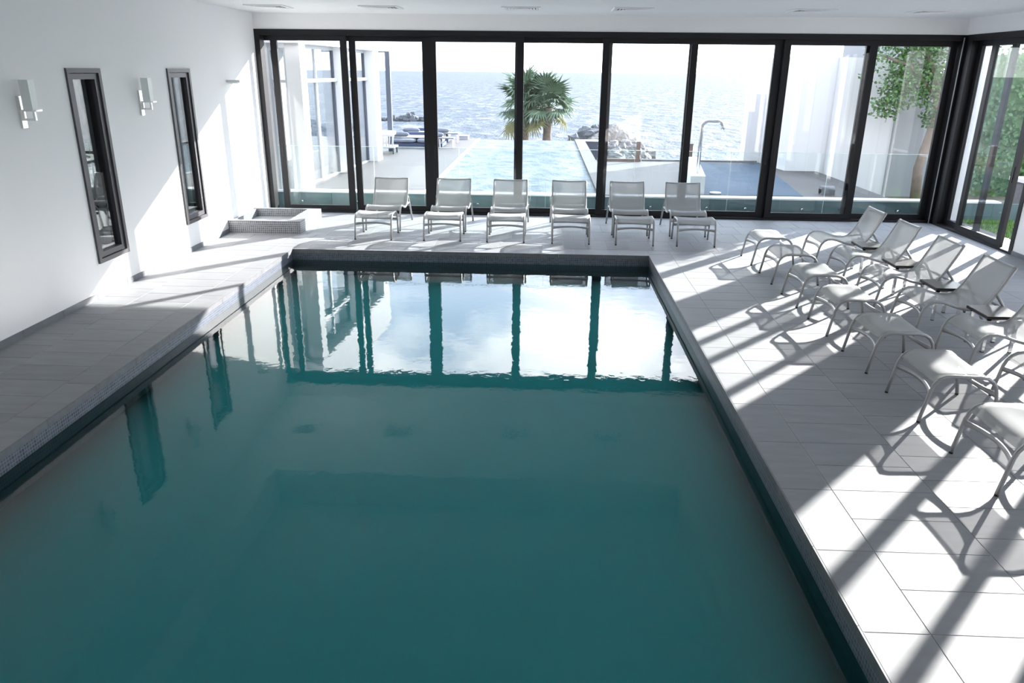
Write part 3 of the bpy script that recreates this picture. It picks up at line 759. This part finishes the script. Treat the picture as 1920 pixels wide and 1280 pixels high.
# white wing building on the left
wg = thing('white_wing', 'white rendered building wing with glazed bays beside the terrace', 'building', (-4.6, 16, ZT))
def gx(y): return -4.40 + 0.052*(y-13.46)
def wslab(name, y0, y1, d0, d1, z0, z1, mat):
    return MB().prism([(gx(y0)+d0, y0), (gx(y0)+d1, y0), (gx(y1)+d1, y1), (gx(y1)+d0, y1)], z0, z1).build(name, mat, wg)
for a, b in ((13.46, 13.74), (15.9, 16.2), (18.12, 18.58)): wslab('pier', a, b, -0.02, 0.23, ZT, 2.72, M['white'])
wslab('fascia', 13.40, 18.60, -2.0, 0.24, 2.72, 3.6, M['white'])
wslab('inner_wall', 13.74, 18.58, -2.0, -1.9, ZT, 2.72, M['white'])
BX(-6.5, -4.72, 13.46, 13.74, ZT, 2.72).build('end_wall', M['white'], wg)
for (a, b) in ((13.74, 15.9), (16.2, 18.12)):
    n_ = 2
    wslab('transom', a, b, -0.04, 0.09, 2.08, 2.14, M['wframe'])
    wslab('head_rail', a, b, -0.03, 0.03, 2.66, 2.72, M['wframe'])
    wslab('bottom_rail', a, b, -0.03, 0.03, ZT, ZT+0.03, M['wframe'])
    for i in range(n_+1):
        y = a + (b-a)*i/n_; y = min(max(y, a+0.035), b-0.035)
        wslab('mullion', y-0.035, y+0.035, -0.03, 0.03, ZT+0.03, 2.08, M['greyblue'] if i in (0, n_) else M['wframe'])
        wslab('mullion', y-0.02, y+0.02, -0.03, 0.03, 2.14, 2.66, M['greyblue'] if i in (0, n_) else M['wframe'])
    for i in range(n_):
        y0, y1 = a+(b-a)*i/n_+0.04, a+(b-a)*(i+1)/n_-0.04
        wslab('pane', y0, y1, -0.006, 0.006, 2.14, 2.66, M['glass_dark'])
        wslab('pane', y0, y1, -0.006, 0.006, ZT+0.03, 2.08, M['glass_dark'])
BX(-4.68, -4.45, 13.50, 13.512, ZT, 2.60).build('pane', M['glass_dark'], wg)
MB().box(-4.72, -4.68, 13.46, 13.52, ZT, 2.64).box(-4.45, -4.42, 13.46, 13.52, ZT, 2.64).box(-4.68, -4.45, 13.46, 13.52, 2.60, 2.64).box(-4.68, -4.45, 13.45, 13.52, 2.08, 2.13).build('window_frame', M['wframe'], wg)
t = thing('pergola_post', 'dark slender steel post with a thin lintel behind the white wing', 'post', (-4.06, 20.5, ZT))
BX(-4.13, -4.01, 20.44, 20.56, ZT, 2.76).build('post', M['greyblue'], t)
BX(-6.3, -4.13, 20.48, 20.52, 2.73, 2.76).build('lintel', M['greyblue'], t)

# white garden volume on the right of the terrace
gv = thing('garden_building', 'white rendered garden building in shade behind the right-hand doors', 'building', (8, 18, -0.3))
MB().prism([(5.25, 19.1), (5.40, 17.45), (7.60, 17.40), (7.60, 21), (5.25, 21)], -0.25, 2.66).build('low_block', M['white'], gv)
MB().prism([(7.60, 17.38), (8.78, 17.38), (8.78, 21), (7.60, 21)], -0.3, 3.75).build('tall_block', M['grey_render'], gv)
MB().prism([(5.02, 19.06), (5.25, 19.06), (5.25, 19.3), (5.02, 19.3)], ZT, 1.86).build('stub_wall', M['white'], gv)
MB().prism([(4.88, 19.06), (5.02, 19.06), (5.02, 19.3), (4.88, 19.3)], ZT, 1.46).build('stub_wall', M['white'], gv)
BX(6.25, 6.50, 17.28, 17.42, -0.3, 2.66).build('pilaster', M['white'], gv)
t = thing('corner_column', 'square white column just outside the glass corner', 'column', (6.85, 13.5, -0.05))
BX(6.50, 7.12, 13.09, 13.31, -0.049, 3.1).build('shaft', M['white'], t)
BX(6.47, 7.15, 13.08, 13.315, 3.1, 3.2).build('cap', M['white'], t)

# terrace furniture at the far left
def cushion(mb, x0, x1, y0, y1, z0, z1):
    cx, cy_, cz = (x0+x1)/2, (y0+y1)/2, (z0+z1)/2; hx, hy, hz = (x1-x0)/2, (y1-y0)/2, (z1-z0)/2
    nu, nv = 10, 14; v = []; f = []
    pwr = lambda c, e: math.copysign(abs(c)**e, c)
    for i in range(nu+1):
        ph = -math.pi/2 + math.pi*i/nu
        for j in range(nv):
            th = 2*math.pi*j/nv
            v.append((cx+hx*pwr(math.cos(ph), .35)*pwr(math.cos(th), .35), cy_+hy*pwr(math.cos(ph), .35)*pwr(math.sin(th), .35), cz+hz*pwr(math.sin(ph), .5)))
    for i in range(nu):
        for j in range(nv): f.append((i*nv+j, i*nv+(j+1) % nv, (i+1)*nv+(j+1) % nv, (i+1)*nv+j))
    return mb.quadmesh(v, f, True)
def pillow(mb, cx, cy_, cz, hx, hz, r):
    return mb.tube([(cx-hx, cy_, cz), (cx-hx*0.8, cy_, cz), (cx, cy_, cz), (cx+hx*0.8, cy_, cz), (cx+hx, cy_, cz)], [0.02, r*0.75, r, r*0.75, 0.02], 12)
def daybed(x0, y0, w, lab):
    t = thing('daybed', lab, 'daybed', (x0+w/2, y0+0.5, ZT))
    BX(x0, x0+w, y0, y0+1.0, ZT+0.02, ZT+0.11).build('base', M['fabric_navy'], t)
    h = w/2
    for i in range(2): cushion(MB(), x0+h*i+0.01, x0+h*(i+1)-0.01, y0, y0+0.98, ZT+0.111, ZT+0.23).build('seat_cushion', M['fabric_grey'], t)
    cushion(MB(), x0+0.06, x0+w-0.04, y0+0.22, y0+0.96, ZT+0.231, ZT+0.28).build('mattress_pad', M['fabric_light'], t)
    BX(x0+0.40, x0+0.95, y0+0.80, y0+0.95, ZT+0.281, ZT+0.36).build('bolster', M['fabric_navy'], t)
    for xx in (x0+0.27, x0+w-0.25): pillow(MB(), xx, y0+0.28, ZT+0.335, 0.26, 0.08, 0.075).build('pillow', M['fabric_grey'], t)
daybed(-4.35, 21.6, 1.5, 'low grey daybed with pale pad on the left terrace, nearer one')
daybed(-4.3, 23.2, 1.42, 'low grey daybed on the left terrace, farther one by the sea')
bn = thing('slatted_bench', 'pale slatted bench with a white cushion beside the white wing', 'bench', (-4.25, 19.9, ZT))
for i in range(9):
    x = -4.50 + i*0.075
    MB().tube([(x, 19.75, ZT+0.18), (x+0.03, 19.72, ZT+0.44)], 0.012, 6).build('slat', M['wframe'], bn)
BX(-4.54, -3.84, 19.73, 19.78, ZT+0.44, ZT+0.48).build('top_rail', M['wframe'], bn)
BX(-4.54, -3.84, 19.73, 20.30, ZT+0.15, ZT+0.19).build('seat_frame', M['wframe'], bn)
cushion(MB(), -4.52, -3.86, 19.80, 20.28, ZT+0.44, ZT+0.56).build('cushion', M['fabric_light'], bn)
for x in (-4.52, -3.87):
    for y in (19.76, 20.26): BX(x-0.02, x+0.02, y-0.02, y+0.02, ZT, ZT+0.15).build('leg', M['greyblue'], bn)
for (x, y, lb) in ((-2.72, 21.75, 'small white-legged coffee table on the terrace, nearer one'), (-2.78, 23.4, 'small white-legged coffee table on the terrace, farther one')):
    t = thing('coffee_table', lb, 'table', (x, y, ZT))
    BX(x-0.22, x+0.2, y-0.2, y+0.2, ZT+0.25, ZT+0.28).build('table_top', M['coping'], t)
    for a in (-0.19, 0.17):
        for b in (-0.17, 0.17): BX(x+a-0.015, x+a+0.015, y+b-0.015, y+b+0.015, ZT, ZT+0.25).build('leg', M['white'], t)
t = thing('planter_box', 'low pale blue-grey box at the end of the left terrace', 'box', (-2.5, 24.6, ZT))
BX(-2.68, -2.40, 24.45, 24.8, ZT, ZT+0.10).build('body', M['wframe'], t); BX(-2.70, -2.38, 24.43, 24.82, ZT+0.10, ZT+0.115).build('lid', M['wframe'], t)

# railing and low pillar at the end of the right terrace
t = thing('terrace_railing', 'glass railing with a brown timber base and post before the rocks', 'railing', (1.7, 18.9, ZT))
BX(1.30, 2.36, 18.86, 18.94, ZT, ZT+0.06).build('base_beam', M['wood'], t)
BX(2.24, 2.33, 18.86, 18.94, ZT+0.06, ZT+0.47).build('post', M['wood'], t)
BX(2.23, 2.34, 18.85, 18.95, ZT+0.47, ZT+0.50).build('post_cap', M['white'], t)
BX(1.30, 2.24, 18.895, 18.905, ZT+0.06, ZT+0.36).build('pane', M['glass_bal'], t)
t = thing('low_wall', 'short dark blue wall with white cap at the far right corner of the outdoor pool', 'wall', (1.55, 24.8, ZSEA))
BX(1.275, 1.82, 24.6, 24.9, ZSEA, ZT-0.02).build('wall_body', M['greyblue'], t); BX(1.275, 1.84, 24.58, 24.92, ZT-0.02, ZT+0.01).build('cap', M['white'], t)
t = thing('shower_post', 'short grey timber post at the terrace edge by the shower', 'post', (3.55, 18.95, ZT))
BX(3.50, 3.60, 18.9, 19.0, ZT, ZT+0.42).build('post', M['wood'], t); BX(3.49, 3.61, 18.89, 19.01, ZT+0.42, ZT+0.44).build('cap', M['coping'], t)
BX(2.4, 5.2, 19.02, 19.10, ZT, ZT+0.04).build('kerb', M['coping'], ter)

# rocks
def boulder_mesh(seed, mat):
    rd = random.Random(seed); nu, nv = 7, 10; v = [(0, 0, -1)]; f = []
    for i in range(1, nu):
        ph = -math.pi/2 + math.pi*i/nu
        for j in range(nv):
            th = 2*math.pi*(j+0.5*(i % 2))/nv; r = rd.uniform(0.74, 1.12)
            v.append((r*math.cos(ph)*math.cos(th), r*math.cos(ph)*math.sin(th), r*math.sin(ph)))
    v.append((0, 0, 0.95)); top = len(v)-1
    for j in range(nv): f.append((0, 1+(j+1) % nv, 1+j)); f.append((top, 1+(nu-2)*nv+j, 1+(nu-2)*nv+(j+1) % nv))
    for i in range(nu-2):
        for j in range(nv): f.append((1+i*nv+j, 1+i*nv+(j+1) % nv, 1+(i+1)*nv+(j+1) % nv, 1+(i+1)*nv+j))
    return MB().quadmesh(v, f).mesh('boulder', mat)
bms = [boulder_mesh(s, M['rock']) for s in range(6)]; bmd = [boulder_mesh(s+50, M['rock_dark']) for s in range(4)]
rd = random.Random(3)
core = MB().prism([(1.9, 21), (3.0, 20.8), (3.6, 24), (4.0, 30), (3.4, 32), (2.2, 31.5), (1.95, 26)], ZSEA-0.2, ZSEA+0.9).build('rock_base', M['rock'])
tag(core, 'broad rock shelf under the mound of shore boulders', 'rock')
for i in range(110):
    u = rd.random(); y = 21.0 + 10.5*u
    half = 0.95 + 0.35*u
    s_ = rd.uniform(-1, 1); x = 2.5 + 0.35*u + s_*half
    z = -1.35 + 1.45*u - 0.8*abs(s_)**2 - (0.5 if u < 0.15 else 0)
    r = rd.uniform(0.16, 0.36)
    o = link('boulder', bms[i % 6], None, (x, y, z), (rd.uniform(0, 3), rd.uniform(0, 3), rd.uniform(0, 6)))
    o.scale = (r*rd.uniform(.8, 1.2), r*rd.uniform(.8, 1.2), r*rd.uniform(.7, 1.0))
    tag(o, 'grey craggy boulder in the rock mound behind the terrace railing', 'boulder', 'boulders of the rock mound')
for i, (x, y, z, r) in enumerate([(2.0, 31, -0.12, 0.3), (1.75, 32.5, -0.15, 0.32), (2.15, 30, -0.3, 0.28), (1.35, 34, -0.55, 0.3), (1.95, 28.5, -0.55, 0.3), (2.25, 33, 0.0, 0.28), (1.1, 34, -0.8, .3)]):
    o = link('boulder', bmd[i % 4], None, (x, y, z), (rd.uniform(0, 3), rd.uniform(0, 3), rd.uniform(0, 6))); o.scale = (r*1.3, r*1.3, r)
    tag(o, 'dark wet boulder at the left foot of the rock mound', 'boulder', 'dark boulders beside the pool edge')
for i in range(13):
    x = -18.4 + i*0.5; r = [0.42, 0.3, 0.38, 0.5, 0.36, 0.55, 0.62, 0.9, 0.45, 0.4, 0.5, 0.45, 0.3][i]
    o = link('boulder', bmd[i % 4], None, (x+rd.uniform(-.1, .1), 87+rd.uniform(-.5, .5), ZSEA+0.1), (rd.uniform(-.3, .3), 0, rd.uniform(0, 6))); o.scale = (r, r*0.9, r)
    tag(o, 'small dark breakwater rock out at sea behind the daybeds', 'boulder', 'breakwater rocks out at sea')

# palms
def frond_mesh(seed, mat):
    rd_ = random.Random(seed); mb = MB()
    stem = 0.95
    mb.tube([(0, 0, 0), (stem*0.5, 0, 0.07), (stem, 0, 0.05)], [0.022, 0.017, 0.012], 5)
    n = 19; L_ = 0.95
    for i in range(n):
        a = math.radians(-105 + 210*i/(n-1)); ln = L_*(0.72+0.28*math.cos(a*0.7))*rd_.uniform(.9, 1.08)
        dx, dy = math.cos(a), math.sin(a); px_, py_ = -dy, dx; w_ = 0.052
        p0 = Vector((stem, 0, 0.05)); p1 = p0+Vector((dx, dy, 0))*ln*0.55+Vector((0, 0, -0.03)); p2 = p0+Vector((dx, dy, 0))*ln+Vector((0, 0, -0.28*rd_.uniform(.5, 1.6)))
        s_ = Vector((px_, py_, 0))*w_
        mb.quadmesh([p0, p1+s_, p2, p1-s_, p1+Vector((0, 0, 0.03))], [(0, 1, 4), (0, 4, 3), (4, 1, 2), (3, 4, 2)])
    return mb.mesh('frond', mat)
FR = [frond_mesh(i, M['leaf']) for i in range(4)]; FD = [frond_mesh(i+9, M['leaf_dry']) for i in range(2)]
def palm(x, y, zc, hgt, lab, n, seed, sc):
    rd_ = random.Random(seed)
    t = thing('palm_tree', lab, 'palm tree', (x, y, ZSEA))
    pts_ = []; rr = []
    for i in range(13):
        u = i/12; pts_.append((x-0.12*math.sin(u*2.0)*(1-u), y, ZSEA+(zc-ZSEA)*u)); rr.append((0.26-0.07*u)*(1.0+0.07*(i % 2)) + (0.05 if u > .85 else 0))
    MB().tube(pts_, rr, 10).build('trunk', M['bark'], t)
    for i in range(n):
        dry = i >= n - 3
        el = math.radians(rd_.uniform(-62, -38) if dry else 88 - 118*(i/n)**0.95 + rd_.uniform(-12, 12)); az = i*2.399+rd_.uniform(-.3, .3)
        s_ = sc*rd_.uniform(.8, 1.15)
        o = link('frond', FD[i % 2] if dry else FR[i % 4], t, (0, 0, zc-ZSEA + rd_.uniform(-.12, .12)), (rd_.uniform(-.5, .5), -el, az)); o.scale = (s_, s_, s_)
palm(-0.95, 40, 0.62, 0, 'shaggy fan palm, left of the pair beyond the outdoor pool', 36, 1, 1.04)
palm(0.18, 39.2, 0.62, 0, 'shaggy fan palm, right of the pair beyond the outdoor pool', 36, 5, 0.92)
for (x, y, lb) in ((0.35, 26.2, 'low yellow-green shrub at the foot of the right palm'), (1.0, 27.0, 'small yellow-green shrub near the dark boulders')):
    t = thing('shrub', lb, 'shrub', (x, y, ZSEA)); mb = MB(); rq = random.Random(int(x*100))
    for i in range(70):
        a = rq.uniform(0, 6.28); ln = rq.uniform(.15, .32); tip = Vector((x+math.cos(a)*ln*1.1, y+math.sin(a)*ln, 0.02+ln*rq.uniform(.3, 1)-0.1))
        b0 = Vector((x+math.cos(a)*.05, y, -0.15)); s_ = Vector((0.02, 0.01, 0)); mb.quadmesh([b0-s_, b0+s_, tip], [(0, 1, 2)])
    mb.build('foliage', M['leaf_dry'], t); BX(x-.03, x+.03, y-.03, y+.03, ZSEA, -0.15).build('stem', M['bark'], t)

# leafy tree outside the glass corner
TY = 16.7
tr = thing('leafy_tree', 'leafy green tree with a crooked trunk outside the rightmost sea-facing door', 'tree', (8.0, TY, -0.25))
MB().tube([(8.03, TY, -0.25), (7.97, TY, 0.45), (8.04, TY-0.02, 0.95), (8.15, TY, 1.55), (8.03, TY, 2.2), (7.7, TY, 2.8)], [0.11, 0.095, 0.09, 0.08, 0.07, 0.04], 9).build('trunk', M['bark'], tr)
MB().tube([(8.15, TY, 1.5), (8.3, TY+.05, 2.0), (8.32, TY+.1, 2.7)], [0.07, 0.055, 0.03], 7).build('branch', M['bark'], tr)
MB().tube([(8.08, TY, 1.9), (7.4, TY-.05, 2.5), (6.75, TY-.1, 2.7)], [0.055, 0.04, 0.02], 7).build('branch', M['bark'], tr)
rq = random.Random(11); mb = MB()
for cx, cz, rx, rz, n_ in ((7.35, 2.2, 0.55, 0.6, 1100), (7.95, 2.2, 0.42, 0.6, 900), (7.6, 2.95, 0.85, 0.5, 1500), (8.12, 1.55, 0.25, 0.3, 260), (7.1, 1.7, 0.35, 0.3, 300), (6.75, 2.75, 0.28, 0.35, 120), (6.62, 2.3, 0.12, 0.25, 30)):
    for i in range(n_):
        d = Vector((rq.gauss(0, 1), rq.gauss(0, 1), rq.gauss(0, 1))).normalized()*rq.uniform(.3, 1.0)
        p = Vector((cx+d.x*rx, TY+d.y*0.45, cz+d.z*rz))
        a = Vector((rq.gauss(0, 1), rq.gauss(0, 1), rq.gauss(0, .6))).normalized()*rq.uniform(.06, .10); b = a.cross(Vector((rq.gauss(0, 1), rq.gauss(0, 1), rq.gauss(0, 1)))).normalized()*0.03
        mb.quadmesh([p, p+a*0.5+b, p+a, p+a*0.5-b], [(0, 1, 2, 3)])
mb.build('foliage', M['foliage'], tr, kind='stuff')

hg = thing('hedge', 'tall dense dark green hedge behind the lawn', 'hedge', (12, 18.2, -0.25))
BX(8.9, 17.5, 17.7, 19.0, -0.25, 2.75).build('hedge_core', M['foliage'], hg)
rq = random.Random(21); mb = MB()
for i in range(6000):
    x = rq.uniform(8.85, 15.5); z = rq.uniform(-0.2, 2.9)
    p = Vector((x, 17.7 - rq.uniform(0, 0.14) if z < 2.75 else 17.7+rq.uniform(-.1, 1.0), z))
    a = Vector((rq.gauss(0, 1), rq.gauss(0, .6), rq.gauss(0, 1))).normalized()*rq.uniform(.07, .13); b = a.cross(Vector((rq.gauss(0, .4), -1, rq.gauss(0, .4)))).normalized()*0.04
    mb.quadmesh([p, p+a*0.5+b, p+a, p+a*0.5-b], [(0, 1, 2, 3)])
mb.build('foliage', M['foliage'], hg, kind='stuff')

# side garden beyond the right-hand doors
struct(BX(XR+0.3, XR+0.62, YN, 13.3, -0.3, -0.012).build('floor_side_path', M['terrace']))
struct(BX(XR+0.62, 10.2, YN, YT, -0.4, -0.03).build('ground_garden', M['soil']))
rq = random.Random(4); mb = MB()
for i in range(9000):
    x, y = rq.uniform(XR+0.62, 8.9), rq.uniform(9.0, 13.2); h = rq.uniform(.03, .075); a = rq.uniform(0, 6.28)
    dx, dy = math.cos(a)*0.006, math.sin(a)*0.006
    mb.quadmesh([(x-dx, y-dy, -0.03), (x+dx, y+dy, -0.03), (x+rq.uniform(-.03, .03), y+rq.uniform(-.03, .03), -0.03+h)], [(0, 1, 2)])
tag(mb.build('lawn_grass', M['grass']), 'bright green lawn outside the side doors', 'grass', kind='stuff')
gw = thing('garden_wall', 'low grey garden wall with a white coping beyond the lawn', 'wall', (9.0, 8, -0.03))
BX(8.95, 9.15, YN, 15, -0.3, 0.45).build('wall_body', M['coping'], gw); BX(8.9, 9.2, YN, 15, 0.45, 0.52).build('coping', M['white'], gw)
